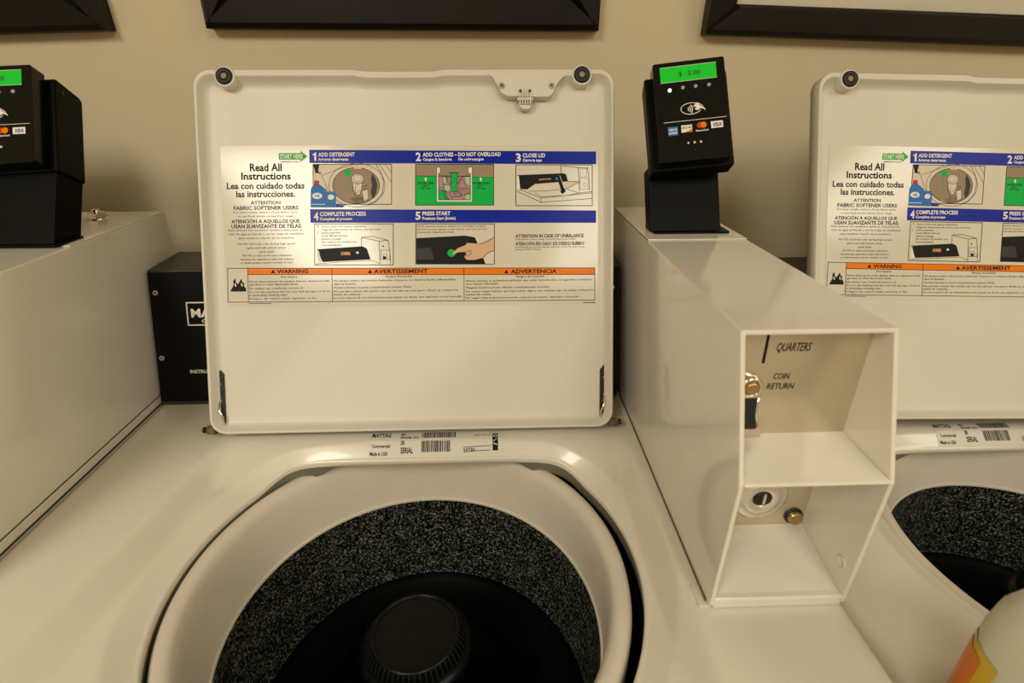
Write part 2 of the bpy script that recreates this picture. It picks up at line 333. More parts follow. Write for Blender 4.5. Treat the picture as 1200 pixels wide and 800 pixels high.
RED = flat('ink_red', (0.45, 0.05, 0.03)); PAPER = mat('label_film', (0.64, 0.595, 0.49), 0.13, spec=0.4)
INKS = [PAPER, KBLK, BLUE, WHITE, GREEN, ORANGE, TAN, PINK, LGREEN, SKIN, DGREY, JUGB, CREAM, RED, WHITE]

# speckled black porcelain of the wash basket
SPECK = bpy.data.materials.new('speckled_porcelain'); SPECK.use_nodes = True
nt = SPECK.node_tree; b = nt.nodes['Principled BSDF']; b.inputs['Roughness'].default_value = 0.3
tc = nt.nodes.new('ShaderNodeTexCoord')
n1 = nt.nodes.new('ShaderNodeTexNoise'); n1.inputs['Scale'].default_value = 420; n1.inputs['Detail'].default_value = 2.5; n1.inputs['Roughness'].default_value = 0.7
n2 = nt.nodes.new('ShaderNodeTexNoise'); n2.inputs['Scale'].default_value = 60; n2.inputs['Detail'].default_value = 2
cr = nt.nodes.new('ShaderNodeValToRGB')
cr.color_ramp.elements[0].position = 0.52; cr.color_ramp.elements[0].color = (0.003, 0.0035, 0.0035, 1)
cr.color_ramp.elements[1].position = 0.70; cr.color_ramp.elements[1].color = (0.30, 0.32, 0.26, 1)
ad = nt.nodes.new('ShaderNodeMath'); ad.operation = 'MULTIPLY_ADD'; ad.inputs[1].default_value = 0.12; 
nt.links.new(tc.outputs['Object'], n1.inputs['Vector']); nt.links.new(tc.outputs['Object'], n2.inputs['Vector'])
nt.links.new(n2.outputs['Fac'], ad.inputs[0]); nt.links.new(n1.outputs['Fac'], ad.inputs[2])
sb = nt.nodes.new('ShaderNodeMath'); sb.operation = 'SUBTRACT'; sb.inputs[1].default_value = 0.06
nt.links.new(ad.outputs[0], sb.inputs[0]); nt.links.new(sb.outputs[0], cr.inputs['Fac']); nt.links.new(cr.outputs[0], b.inputs['Base Color'])

# ---------------------------------------------------------------- mesh helpers
ROOT = Vector((-0.081, 0.35, -0.93))       # base of the middle washer; parts are built around it
PITCHX = 0.686

class MB:
    def __init__(s): s.v = []; s.f = []; s.m = []; s.sm = []
    def add(s, vs, fs, m=0, smooth=False):
        o = len(s.v); s.v += [Vector(q) for q in vs]
        for f in fs: s.f.append([o+i for i in f]); s.m.append(m); s.sm.append(smooth)
    def box(s, x0, x1, y0, y1, z0, z1, m=0):
        vs = [(x, y, z) for x in (x0, x1) for y in (y0, y1) for z in (z0, z1)]
        s.add(vs, [(0,1,3,2),(4,6,7,5),(0,4,5,1),(2,3,7,6),(0,2,6,4),(1,5,7,3)], m)
    def prism(s, pts, fn, d0, d1, m=0, smooth=False):
        # pts: 2D outline; fn(x, y, d) -> 3D
        n = len(pts)
        s.add([fn(*p, d0) for p in pts]+[fn(*p, d1) for p in pts], [list(range(n))[::-1], list(range(n, 2*n))], m)
        s.add([fn(*p, d0) for p in pts]+[fn(*p, d1) for p in pts], [(i, (i+1)%n, n+(i+1)%n, n+i) for i in range(n)], m, smooth)
    def loft(s, loops, m=0, smooth=True, closed=True, cap0=False, cap1=False):
        n = len(loops[0]); vs = [q for l in loops for q in l]; fs = []
        for k in range(len(loops)-1):
            for i in range(n if closed else n-1):
                j = (i+1) % n
                fs.append((k*n+i, k*n+j, (k+1)*n+j, (k+1)*n+i))
        s.add(vs, fs, m, smooth)
        if cap0: s.add(loops[0], [list(range(n))[::-1]], m)
        if cap1: s.add(loops[-1], [list(range(n))], m)
    def lathe(s, prof, c, seg=64, m=0, smooth=True, fn=None, cap1=False, cap0=False):
        loops = []
        for r, z in prof:
            l = []
            for i in range(seg):
                a = 2*math.pi*i/seg; q = (r*math.cos(a), r*math.sin(a), z)
                l.append(fn(*q) if fn else (c[0]+q[0], c[1]+q[1], c[2]+q[2]))
            loops.append(l)
        s.loft(loops, m, smooth, True, cap0, cap1)
    def tube(s, path, r, seg=10, m=0, smooth=True):
        loops = []
        path = [Vector(p) for p in path]
        for i, p in enumerate(path):
            d = (path[min(i+1, len(path)-1)] - path[max(i-1, 0)]).normalized()
            a = d.orthogonal().normalized() if i == 0 else (pa - d*pa.dot(d)).normalized()
            pa = a; b2 = d.cross(a)
            rr = r[i] if isinstance(r, (list, tuple)) else r
            loops.append([p + a*rr*math.cos(2*math.pi*k/seg) + b2*rr*math.sin(2*math.pi*k/seg) for k in range(seg)])
        s.loft(loops, m, smooth, True, True, True)

def obj(name, mb, mats, parent=None, off=None, bevel=0.0, bseg=2, weld=True, loc=None):
    off = ROOT if (off is None and parent is not None) else (off or Vector((0, 0, 0)))
    me = bpy.data.meshes.new(name)
    me.from_pydata([tuple(v-off) for v in mb.v], [], mb.f)
    mats = mats if isinstance(mats, (list, tuple)) else [mats]
    for m in mats: me.materials.append(m)
    for p, mi, sm in zip(me.polygons, mb.m, mb.sm): p.material_index = mi; p.use_smooth = sm
    bm = bmesh.new(); bm.from_mesh(me)
    if weld: bmesh.ops.remove_doubles(bm, verts=bm.verts, dist=1e-6)
    bmesh.ops.recalc_face_normals(bm, faces=bm.faces)
    if bevel:
        es = [e for e in bm.edges if len(e.link_faces) == 2 and e.calc_face_angle(0) > 0.5]
        bmesh.ops.bevel(bm, geom=es, offset=bevel, segments=bseg, affect='EDGES', profile=0.5, clamp_overlap=True)
        for f in bm.faces: f.smooth = False
    bm.to_mesh(me); bm.free()
    o = bpy.data.objects.new(name, me); C.objects.link(o)
    if parent is not None: o.parent = parent
    if loc: o.location = loc
    return o

def tag(o, label=None, cat=None, group=None, kind=None):
    if label: o['label'] = label
    if cat: o['category'] = cat
    if group: o['group'] = group
    if kind: o['kind'] = kind
    return o

_tc = {}
def text_mesh(s, bold):
    key = (s, bold)
    if s == '1' and key not in _tc:
        _tc[key] = ([(0.20, 0), (0.38, 0), (0.38, 0.729), (0.25, 0.729), (0.22, 0.62), (0.06, 0.58), (0.06, 0.48), (0.20, 0.49)], [list(range(8))])
    if key not in _tc:
        cu = bpy.data.curves.new('t', 'FONT'); cu.body = s; cu.resolution_u = 1 if len(s) > 32 else 2
        cu.offset = 0.0 if bold == -1 else 0.030 if bold else 0.016
        o = bpy.data.objects.new('t', cu); C.objects.link(o)
        me = o.to_mesh()
        vs = [(v.co.x, v.co.y) for v in me.vertices]; fs = [list(p.vertices) for p in me.polygons]
        o.to_mesh_clear(); bpy.data.objects.remove(o); bpy.data.curves.remove(cu)
        _tc[key] = (vs, fs)
    return _tc[key]
CAP = 0.729
def put_text(mb, s, fr, x, y, w, h, bold=0, m=1, n=0.0, slant=0.0):
    # fr(x, y, n) -> 3D in metres
    vs, fs = text_mesh(s, bold)
    x0 = min(v[0] for v in vs); x1 = max(v[0] for v in vs)
    cap = max(max(v[1] for v in vs if True), 0.01) if s in ('4',) else CAP
    kx = w/(x1-x0); ky = h/cap
    mb.add([fr(x+(v[0]-x0)*kx + slant*v[1]*ky, y+v[1]*ky, n) for v in vs], fs, m)

def sheet(mb, items, fr, layer=0.00003):
    for it in items:
        k, col, lay = it[0], it[1], it[2]; n = lay*layer
        if k == 'P': mb.add([fr(x/1000, y/1000, n) for x, y in it[3]], [list(range(len(it[3])))], col)
        elif k == 'L':
            w = it[3]/2000; P = [(x/1000, y/1000) for x, y in it[4]]
            for a, b3 in zip(P[:-1], P[1:]):
                dx, dy = b3[0]-a[0], b3[1]-a[1]; l = math.hypot(dx, dy) or 1e-6; px, py = -dy/l*w, dx/l*w; ex, ey = dx/l*w, dy/l*w
                mb.add([fr(a[0]-ex+px, a[1]-ey+py, n), fr(a[0]-ex-px, a[1]-ey-py, n), fr(b3[0]+ex-px, b3[1]+ey-py, n), fr(b3[0]+ex+px, b3[1]+ey+py, n)], [(0,1,2,3)], col)
        elif k == 'E':
            cx, cy, rx, ry, ring = [q/1000 for q in it[3:8]]; N = 40
            o = [fr(cx+rx*math.cos(2*math.pi*i/N), cy+ry*math.sin(2*math.pi*i/N), n) for i in range(N)]
            if ring:
                q = [fr(cx+(rx-ring)*math.cos(2*math.pi*i/N), cy+(ry-ring)*math.sin(2*math.pi*i/N), n) for i in range(N)]
                mb.loft([o, q], col, False)
            else: mb.add(o, [list(range(N))], col)
        elif k == 'T':
            put_text(mb, it[3], fr, it[4]/1000, it[5]/1000, it[6]/1000, it[7]/1000, it[8], col, n)

def rrect(x0, x1, y0, y1, r, k=6):
    P = []
    for cx, cy, a0 in ((x1-r, y1-r, 0), (x0+r, y1-r, 90), (x0+r, y0+r, 180), (x1-r, y0+r, 270)):
        for i in range(k+1):
            a = math.radians(a0+90*i/k); P.append((cx+r*math.cos(a), cy+r*math.sin(a)))
    return P
def ramp(t):      # straight slope with softened ends
    t = max(0.0, min(1.0, t)); e = 0.18
    if t < e: return t*t/(2*e)/(1-e)
    if t > 1-e: return 1-(1-t)**2/(2*e)/(1-e)
    return (t-e/2)/(1-e)
def sstep(t): t = max(0.0, min(1.0, t)); return t*t*(3-2*t)
def disc(mb, fr, x, y, r, n0, n1, m=0, seg=20, rim=0.15):
    # short round boss standing on a plane
    mb.lathe([(r, n0), (r, n1-(n1-n0)*rim), (r*0.92, n1)], None, seg, m, True, lambda a, b4, c: fr(x+a, y+b4, c), cap1=True)
def hexa(mb, fr, x, y, r, n0, n1, m=0):
    mb.prism([(x+r*math.cos(math.pi/3*i), y+r*math.sin(math.pi/3*i)) for i in range(6)], fr, n0, n1, m)
def screw(fr, x, y, r, parent, name='screw', m=CHROME):
    s = MB(); disc(s, fr, x, y, r, 0, 0.0012, 0, 16, 0.5)
    for a in (0.5, 0.5+math.pi/2):
        c_, d_ = math.cos(a), math.sin(a); w = r*0.13; L = r*0.62
        s.add([fr(x+c_*L-d_*w, y+d_*L+c_*w, 0.00125), fr(x+c_*L+d_*w, y+d_*L-c_*w, 0.00125), fr(x-c_*L+d_*w, y-d_*L-c_*w, 0.00125), fr(x-c_*L-d_*w, y-d_*L+c_*w, 0.00125)], [(0,1,2,3)], 1)
    return obj(name, s, [m, RUBBER], parent)

# ---------------------------------------------------------------- room
def plane_box(name, x0, x1, y0, y1, z0, z1, m):
    s = MB(); s.box(x0, x1, y0, y1, z0, z1); o = obj(name, s, m, off=Vector((0, 0, 0))); o['kind'] = 'structure'; return o
YW = 0.84
FZ, CZ = -0.93, 1.55
plane_box('floor', -2.6, 2.6, -2.9, YW+0.1, FZ-0.1, FZ, FLOORM)
plane_box('ceiling', -2.6, 2.6, -2.9, YW+0.1, CZ, CZ+0.1, CEIL)
plane_box('wall_back', -2.6, 2.6, YW, YW+0.1, FZ, CZ, WALL)
plane_box('wall_left', -2.7, -2.6, -2.9, YW+0.1, FZ, CZ, WALL)
plane_box('wall_right', 2.6, 2.7, -2.9, YW+0.1, FZ, CZ, WALL)
plane_box('wall_front', -2.6, 2.6, -3.0, -2.9, FZ, CZ, WALL)
plane_box('baseboard_back', -2.6, 2.6, YW-0.012, YW, FZ, FZ+0.1, MATB)

# ---------------------------------------------------------------- washing machine
def washer(XL=-0.4216, XR=0.2614, band=True, shift=0.0, liddx=(0, 0, 0), lidrot=(0, 0, 0), footdrop=0.0):
    root = bpy.data.objects.new('washing_machine', None); C.objects.link(root); root.location = ROOT
    YF, YB = -0.02, 0.70
    # cabinet
    s = MB(); s.box(XL+0.002, XR-0.002, YF+0.004, YB, FZ+0.09, -0.032)
    # open top box: drop the top face so that the tub shows
    s2 = MB()
    x0, x1, y0, y1, z0, z1 = XL+0.002, XR-0.002, YF+0.004, YB, FZ+0.04, -0.028
    t = 0.002
    s2.box(x0, x0+t, y0, y1, z0, z1); s2.box(x1-t, x1, y0, y1, z0, z1); s2.box(x0, x1, y0, y0+t, z0, z1); s2.box(x0, x1, y1-t, y1, z0, z1); s2.box(x0, x1, y0, y1, z0, z0+t)
    obj('cabinet', s2, ENAMEL, root, weld=False)
    for fx in (x0+0.05, x1-0.05):
        for fy in (y0+0.05, y1-0.05):
            s = MB(); s.lathe([(0.012, 0.040), (0.012, 0.032), (0.02, 0.028), (0.02, -footdrop)], (fx, fy, FZ), 16, 0, cap1=True, cap0=True); obj('leg', s, RUBBER, root)

    # ---- deck
    OC = (-0.0806, 0.340)
    RO, CO = 0.2045, 0.1390
    def ropen(a, R, c, p):
        s_ = math.sin(a)
        if s_ <= 0.02: return R
        return (R**-p + (c/s_)**-p)**(-1/p)
    def hz(x, y):
        a, b5 = -0.385+0.145*y, -0.335+0.085*y
        l = ramp((x-a)/(b5-a)) if band else 1.0; r = ramp((0.148-x)/0.022)
        bk = sstep((0.505-y)/0.065); fr_ = sstep((y-0.01)/0.03)
        return -0.0205*min(l, r)*bk*fr_ - (0.0 if band else 0.010*(1-sstep((x-XL)/0.028))*sstep((0.5-y)/0.1))
    NS = 360; rings = []
    for k in range(0, 37):
        loop = []
        for i in range(NS):
            a = 2*math.pi*i/NS
            ri = ropen(a, RO, CO, 20); ro = ropen(a, 0.2290, 0.157, 8)
            if k <= 12:
                tt = k/12; r = ri + (ro-ri)*tt
                x, y = OC[0]+r*math.cos(a), OC[1]+r*math.sin(a)
                z = hz(x, y) - 0.0090*(1-ramp(tt))
            else:
                # outer rectangle point on this ray
                ca, sa = math.cos(a), math.sin(a)
                tx = ((XR-0.004-OC[0])/ca) if ca > 1e-6 else ((XL+0.004-OC[0])/ca if ca < -1e-6 else 1e9)
                ty = ((YB-0.004-OC[1])/sa) if sa > 1e-6 else ((YF+0.004-OC[1])/sa if sa < -1e-6 else 1e9)
                rr = min(tx, ty); tt = (k-12)/24; r = ro + (rr-ro)*tt
                x, y = OC[0]+r*ca, OC[1]+r*sa; z = hz(x, y)
            loop.append((x, y, z))
        rings.append(loop)
    last = rings[-1]
    def edge(q, d, z):
        x, y, _ = q
        x = min(max(x, XL+0.004), XR-0.004); y = min(max(y, YF+0.004), YB-0.004)
        ex = (1 if x >= XR-0.0041 else -1 if x <= XL+0.0041 else 0); ey = (1 if y >= YB-0.0041 else -1 if y <= YF+0.0041 else 0)
        return (x+ex*d, y+ey*d, z)
    rings.append([edge(q, 0.0028, q[2]-0.0012) for q in last]); rings.append([edge(q, 0.004, q[2]-0.004) for q in last]); rings.append([edge(q, 0.004, -0.032) for q in last])
    s = MB(); s.loft(rings, 0, True)
    inner = rings[0]
    def inw(q, d, z): v = Vector((q[0]-OC[0], q[1]-OC[1])); l = v.length; v = v*((l-d)/l); return (OC[0]+v.x, OC[1]+v.y, z)
    s.loft([inner, [inw(q, 0.0008, q[2]-0.0015) for q in inner], [inw(q, 0.0008, q[2]-0.006) for q in inner]], 0, True)
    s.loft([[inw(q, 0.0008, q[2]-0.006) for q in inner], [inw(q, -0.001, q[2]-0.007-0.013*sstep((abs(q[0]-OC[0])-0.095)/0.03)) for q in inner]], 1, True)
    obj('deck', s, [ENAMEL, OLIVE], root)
    # serial number sticker on the deck behind the opening
    dk = MB()
    def frd(x, y, n): 
        a, b6 = x, y
        yy = b6; h = hz(a, yy)
        an = math.atan2(yy-OC[1], a-OC[0]); rr_ = math.hypot(yy-OC[1], a-OC[0]); ri = ropen(an, RO, CO, 20); ro = ropen(an, 0.2290, 0.157, 8)
        tt = max(0, min(1, (rr_-ri)/(ro-ri))); z = h - 0.0090*(1-ramp(tt))
        return (a, yy, z+0.0007+n*1.5)
    def TT(st, x0, x1, yb, yt, bold=1, col=1): put_text(dk, st, frd, x0, yb, x1-x0, yt-yb, bold, col, 0.0001)
    yA, yB = 0.4805, 0.5075
    N = 12
    for i in range(N):
        a0, a1 = -0.146+0.151*i/N, -0.146+0.151*(i+1)/N
        for j in range(10):
            b0, b1 = yA+(yB-yA)*j/10, yA+(yB-yA)*(j+1)/10
            dk.add([frd(a0, b0, 0), frd(a1, b0, 0), frd(a1, b1, 0), frd(a0, b1, 0)], [(0,1,2,3)], 0)
    TT('MAYTAG', -0.1435, -0.122, 0.4990, 0.5060)
    TT('Commercial', -0.142, -0.122, 0.4885, 0.4912); TT('Made in USA', -0.144, -0.124, 0.4825, 0.4855)
    TT('MOD', -0.1105, -0.1055, 0.5010, 0.5050); TT('MODEL NO.', -0.1105, -0.0895, 0.4965, 0.4995); TT('SER', -0.110, -0.1055, 0.4905, 0.4940); TT('SERIAL', -0.110, -0.096, 0.4840, 0.4885)
    rnd = random.Random(4)
    for yb, yt, xe in ((0.4970, 0.5060, -0.0488), (0.4845, 0.4935, -0.0545)):
        x = -0.0868
        while x < xe:
            w = rnd.choice((0.0004, 0.0006, 0.0010, 0.0014))
            for j in range(5):
                ya, yc = yb+(yt-yb)*j/5, yb+(yt-yb)*(j+1)/5
                dk.add([frd(x, ya, 0.0001), frd(x+w, ya, 0.0001), frd(x+w, yc, 0.0001), frd(x, yc, 0.0001)], [(0,1,2,3)], 1)
            x += w + rnd.choice((0.0004, 0.0006, 0.0009))
    sheet(dk, [['L',1,3,0.5,[[-39,484],[-26,484.6],[-9,485]]], ['L',1,3,0.5,[[-39,487.5],[-26,488],[-9,488.4]]], ['L',1,3,0.5,[[-39,484],[-39,487.5]]], ['L',1,3,0.9,[[-27,499.5],[-22,499.6]]], ['L',1,3,0.9,[[-20,499.8],[-15,499.9]]], ['L',1,3,0.9,[[-13,500],[-9,500]]],
               *[['P',1,3,[[-6.8,484.5+2.2*j],[-0.6,484.5+2.2*j],[-0.6,486.7+2.2*j],[-6.8,486.7+2.2*j]]] for j in range(8)], ['E',0,5,-3.7,498,2.2,2.2,0.9], ['L',0,5,0.8,[[-5.5,492],[-2,494],[-5.5,490],[-2,489]]], ['L',10,3,0.4,[[2,485],[2,501]]]], frd)
    TT('LISTED', -0.0385, -0.0265, 0.4848, 0.4868, 1)
    obj('serial_sticker', dk, [LIDWHITE]+INKS[1:], root, weld=False)['label'] = 'narrow sticker with two barcodes'
    # grime smudges where the hinges meet the deck
    # ---- tub ring
    TC = (-0.0805, 0.333, 0)
    s = MB(); loops = []
    for r, z in [(0.194, -0.080), (0.1970, -0.058), (0.1985, -0.043), (0.1975, -0.037), (0.1945, -0.0345), (0.1900, -0.0340), (0.1855, -0.0350), (0.1825, -0.038), (0.1800, -0.044), (0.1772, -0.062), (0.1737, -0.088), (0.1728, -0.095)]:
        k_ = max(0.0, min(1.0, (z+0.095)/0.055)); cx_, cy_ = TC[0]-0.0040*k_, TC[1]+0.0080*k_
        loops.append([(cx_+r*math.cos(2*math.pi*i/160), cy_+r*math.sin(2*math.pi*i/160), z) for i in range(160)])
    s.loft(loops, 0, True)
    tr = obj('tub_ring', s, RINGGREY, root)
    s = MB(); s.lathe([(0.1730, -0.0945), (0.1722, -0.0935), (0.1712, -0.0945), (0.1708, -0.097), (0.1716, -0.099)], TC, 160)
    obj('ring_bead', s, BEADWHITE, tr)
    # ---- outer tub
    s = MB(); s.lathe([(0.205, -0.06), (0.205, -0.40), (0.19, -0.44), (0.02, -0.45)], TC, 64, cap1=True)
    obj('outer_tub', s, DARK, root)
    s = MB(); s.lathe([(0.1712, -0.098), (0.1710, -0.104), (0.1703, -0.205), (0.1690, -0.217)], TC, 128, 0)
    s.lathe([(0.1690, -0.217), (0.160, -0.226), (0.145, -0.232), (0.10, -0.242), (0.03, -0.245)], TC, 128, 1, cap1=True)  # unspeckled black floor: shadow over the basket bottom, put into the colour
    obj('wash_basket', s, [SPECK, DEEPB], root)
    # ---- agitator
    s = MB(); s.lathe([(0.125, -0.238), (0.115, -0.228), (0.09, -0.218), (0.066, -0.205), (0.055, -0.18), (0.051, -0.135), (0.048, -0.120)], TC, 72)
    for k in range(4):
        a = k*math.pi/2+0.4; ca, sa = math.cos(a), math.sin(a)
        fn = lambda r, z, d: (TC[0]+r*ca-d*sa, TC[1]+r*sa+d*ca, z)
        s.prism([(0.03, -0.240), (0.135, -0.236), (0.132, -0.228), (0.09, -0.205), (0.045, -0.15)], fn, -0.004, 0.004)
    ag = obj('agitator', s, DEEPB, root)
    s = MB(); s.lathe([(0.0525, -0.128), (0.0535, -0.122), (0.0525, -0.1185), (0.0490, -0.1165), (0.0450, -0.112), (0.0420, -0.1035), (0.0405, -0.1005), (0.0392, -0.1000), (0.0380, -0.1012), (0.0372, -0.1030)], TC, 96, 0)
    s.lathe([(0.0372, -0.1030), (0.0371, -0.1031)], TC, 64, 0, cap1=True)
    cap = obj('agitator_cap', s, DEEPG, ag)
    for k in range(56):
        a = 2*math.pi*k/56
        s = MB(); ca, sa = math.cos(a), math.sin(a); fn = lambda r, z, d: (TC[0]+r*ca-d*sa, TC[1]+r*sa+d*ca, z)
        if k == 0: rib = MB()
        rib.prism([(0.0400, -0.110), (0.0412, -0.1008), (0.0440, -0.1048), (0.0475, -0.1125), (0.0470, -0.116)], fn, -0.0005, 0.0005)
    # (third level is the limit: ribs are joined into the cap's sibling)
    rb = obj('grip_rib', rib, RIBM, ag); rb['kind'] = 'stuff'

    # ---- lid
    LO = Vector((-0.0947, 0.4940, 0.012)); al = 0.4014
    LV = Vector((0, math.sin(al), math.cos(al))); LN = Vector((0, -math.cos(al), math.sin(al))); LU = Vector((1, 0, 0))
    def fl(x, y, n): return LO + LU*x + LV*y + LN*n
    lid = bpy.data.objects.new('lid', None); C.objects.link(lid); lid.parent = root; lid.location = LO-ROOT+Vector(liddx); lid.rotation_euler = lidrot
    LH = 0.3965; hw0, hw1 = 0.2245, 0.2285
    # dense outline with widths
    pts = []
    def arc(cx, cy, r, a0, a1, k=8):
        return [(cx+r*math.cos(math.radians(a0+(a1-a0)*i/k)), cy+r*math.sin(math.radians(a0+(a1-a0)*i/k))) for i in range(k+1)]
    out = arc(hw1-0.018, LH-0.018, 0.018, 0, 90) 
    def topy(x):
        # left to right: raised, dip between the two steps, raised
        return LH + 0.0 - 0.0022*sstep((x+0.052)/0.006)*sstep((0.040-x)/0.012)
    xs = [0.20-0.008*i for i in range(0, 51)]
    out += [(x, topy(x)) for x in xs if -0.205 < x < 0.205]
    out += arc(-hw1+0.018, LH-0.018, 0.018, 90, 180)
    out += [(-hw1+(hw1-hw0)*i/10, LH-0.018-(LH-0.036)*i/10) for i in range(1, 10)]
    out += arc(-hw0+0.018, 0.018, 0.018, 180, 270)
    out += [(-hw0+0.018+(2*hw0-0.036)*i/12, 0.0) for i in range(1, 12)]
    out += arc(hw0-0.018, 0.018, 0.018, 270, 360)
    out += [(hw0+(hw1-hw0)*i/10, 0.018+(LH-0.036)*i/10) for i in range(1, 10)]
    n = len(out)
    nor = []
    for i in range(n):
        a, b7 = out[i-1], out[(i+1) % n]; dx, dy = b7[0]-a[0], b7[1]-a[1]; l = math.hypot(dx, dy); nor.append((-dy/l, dx/l))
    def wtop(x, y):
        t = sstep((y-(LH-0.03))/0.03)
        w = 0.0036 + t*(0.0040 if -0.21 < x < 0.2 else 0.002)
        return w
    def off(d, k=1.0): return [(out[i][0]+nor[i][0]*(d+k*wtop(*out[i])), out[i][1]+nor[i][1]*(d+k*wtop(*out[i]))) for i in range(n)]
    s = MB()
    L0 = [fl(*q, -0.017) for q in out]; L1 = [fl(*q, -0.0015) for q in out]
    L2 = [fl(*q, 0.0) for q in off(0.0012, 0)]; L3 = [fl(*q, 0.0) for q in off(-0.0008, 1)]; L4 = [fl(*q, -0.0014) for q in off(0.0, 1)]
    L5 = [fl(*q, -0.0070) for q in off(0.0025, 1)]; L6 = [fl(*q, -0.0112) for q in off(0.0055, 1)]; L7 = [fl(*q, -0.0120) for q in off(0.0085, 1)]
    s.loft([L0, L1], 0, True); s.loft([L1, L2], 0, True); s.loft([L2, L3], 0, False); s.loft([L3, L4, L5, L6, L7], 0, True)
    s.add(L7, [list(range(n))], 0, True); s.add(L0, [list(range(n))[::-1]], 0)
    o = obj('lid_panel', s, LIDWHITE, lid, off=LO)
    o = None
    fr = fl
    # instruction label
    s = MB(); fa = lambda x, y, nn: fl(x, y, -0.0119+nn+0.0002)
    s.add([fa(-0.2065, 0.1415, 0), fa(0.2105, 0.1395, 0), fa(0.2120, 0.3170, 0), fa(-0.2075, 0.3190, 0)], [(0,1,2,3)], 0)
    sheet(s, LABEL, fa)
    o = obj('instruction_label', s, INKS, lid, off=LO, weld=False); o['label'] = 'printed washing instructions in blue, green and orange'
    # strike plate hanging from the top rim
    s = MB()
    def px(x, y): return (x, y)
    sp = [(0.088, 0.3905), (0.094, 0.388), (0.099, 0.380), (0.104, 0.3705), (0.110, 0.3670), (0.1545, 0.3660), (0.160, 0.3690), (0.165, 0.380), (0.171, 0.387), (0.178, 0.3900), (0.178, 0.3950), (0.088, 0.3955)]
    s.prism(sp, lambda x, y, d: fl(x, y, d), -0.0112, 0.0004)
    st = obj('strike_plate', s, LIDWHITE, lid, off=LO, bevel=0.0008)
    s = MB()
    for k in range(5): s.box(0, 0, 0, 0, 0, 0) if False else None
    for k in range(5):
        x = 0.1235+0.0028*k; s.prism([(x, 0.358), (x+0.0014, 0.358), (x+0.0014, 0.374), (x, 0.374)], fl, -0.004, 0.0022, 0)
    s.prism([(0.1225, 0.3600), (0.1370, 0.3600), (0.1360, 0.3555), (0.1330, 0.3535), (0.1270, 0.3535), (0.1240, 0.3555)], fl, -0.009, -0.0005, 0)
    s.prism([(0.1210, 0.3625), (0.1385, 0.3625), (0.1385, 0.3650), (0.1210, 0.3650)], fl, -0.009, 0.0015, 0)
    for x in (0.1245, 0.1350): s.prism([(x-0.0011, 0.3705), (x+0.0011, 0.3705), (x+0.0011, 0.3730), (x-0.0011, 0.3730)], fl, 0.0, 0.0026, 1)
    obj('latch_tab', s, [LIDWHITE, RUBBER], lid, off=LO)
    for x in (0.1045, 0.1590):
        q = screw(lambda a, b8, c: fl(a, b8, c+0.0004), x, 0.3780, 0.0036, None, m=STEEL); q.parent = lid
        me = q.data
        for v in me.vertices: v.co -= LO
    # bumpers
    for x, y in ((-0.1940, 0.3885), (0.1925, 0.3895)):
        s = MB(); s.lathe([(0.0088, -0.012), (0.0090, 0.0010), (0.0084, 0.0028), (0.0066, 0.0034), (0.0036, 0.0030), (0.0034, 0.0018)], None, 28, 0, True, lambda a, b9, c: fl(x+a, y+b9, c))
        s.lathe([(0.0035, 0.0018), (0.0028, 0.0024), (0.001, 0.0026)], None, 20, 1, True, lambda a, b9, c: fl(x+a, y+b9, c), cap1=True)
        s.lathe([(0.0112, -0.012), (0.0112, 0.0004), (0.0100, 0.0012), (0.0088, 0.0008)], None, 28, 2, True, lambda a, b9, c: fl(x+a, y+b9, c))
        obj('bumper', s, [RUBBER, TAN, LIDWHITE], lid, off=LO)
    # hinges
    for sgn in (-1, 1):
        s = MB(); X = sgn*0.2165
        s.prism([(X-0.0055, 0.004), (X+0.0050, 0.004), (X+0.0045, 0.066), (X+0.001, 0.071), (X-0.0045, 0.064)], fl, -0.0118, -0.0100, 0)
        for yy in (0.020, 0.036, 0.055): disc(s, lambda a, b1, c: fl(a, b1, c), X+0.0004, yy, 0.0016, -0.010, -0.0088, 1, 10)
        s.tube([fl(X-0.001, 0.034, -0.009), fl(X-sgn*0.001, 0.026, -0.005), fl(X-sgn*0.0045, 0.018, -0.005), fl(X-sgn*0.005, 0.010, -0.007), fl(X-sgn*0.001, 0.006, -0.009)], 0.0009, 8, 1)
        obj('hinge', s, [GREASE, CHROME], lid, off=LO)
        s = MB()
        s.tube([fl(sgn*0.221, 0.004, -0.008), fl(sgn*0.2300, 0.004, -0.008)], 0.0050, 16, 0)
        s.tube([fl(sgn*0.2325, 0.004, -0.008), fl(sgn*0.235, 0.004, -0.008)], 0.0035, 12, 1)
        obj('hinge_bushing', s, [SOOT, GREASE], lid, off=LO)

    # ---- control console
    A0 = Vector((0, 0.578, 0.003)); A1 = Vector((0, 0.626, 0.160)); ca_ = (A1-A0).normalized(); cn_ = Vector((0, -ca_.z, ca_.y)); cl = (A1-A0).length
    def fc(x, y, n_): return Vector((XL+0.001+x, A0.y, A0.z)) + ca_*y + cn_*n_
    X0, X1 = XL+0.001, 0.1525+shift
    s = MB(); prof = [(0.578, 0.0005), (0.578, 0.003), (0.6255, 0.1585), (0.6275, 0.1605), (0.700, 0.1625), (0.700, 0.0005)]
    s.prism(prof, lambda a, b1, d: (d, a, b1), X0, X1, 1)
    con = obj('control_console', s, [CONSOLE, CONSTOP], root)
    s = MB(); s.prism([(0.001, 0.002), (X1-X0-0.001, 0.002), (X1-X0-0.001, cl-0.002), (0.001, cl-0.002)], fc, 0.0, 0.0022)
    obj('console_face', s, CONSOLE, con, bevel=0.0006)
    s = MB(); s.tube([fc(0.030, cl-0.001, 0.0018), fc(X1-X0-0.002, cl-0.001, 0.0018)], 0.0005, 6); obj('console_trim', s, STEEL, con)
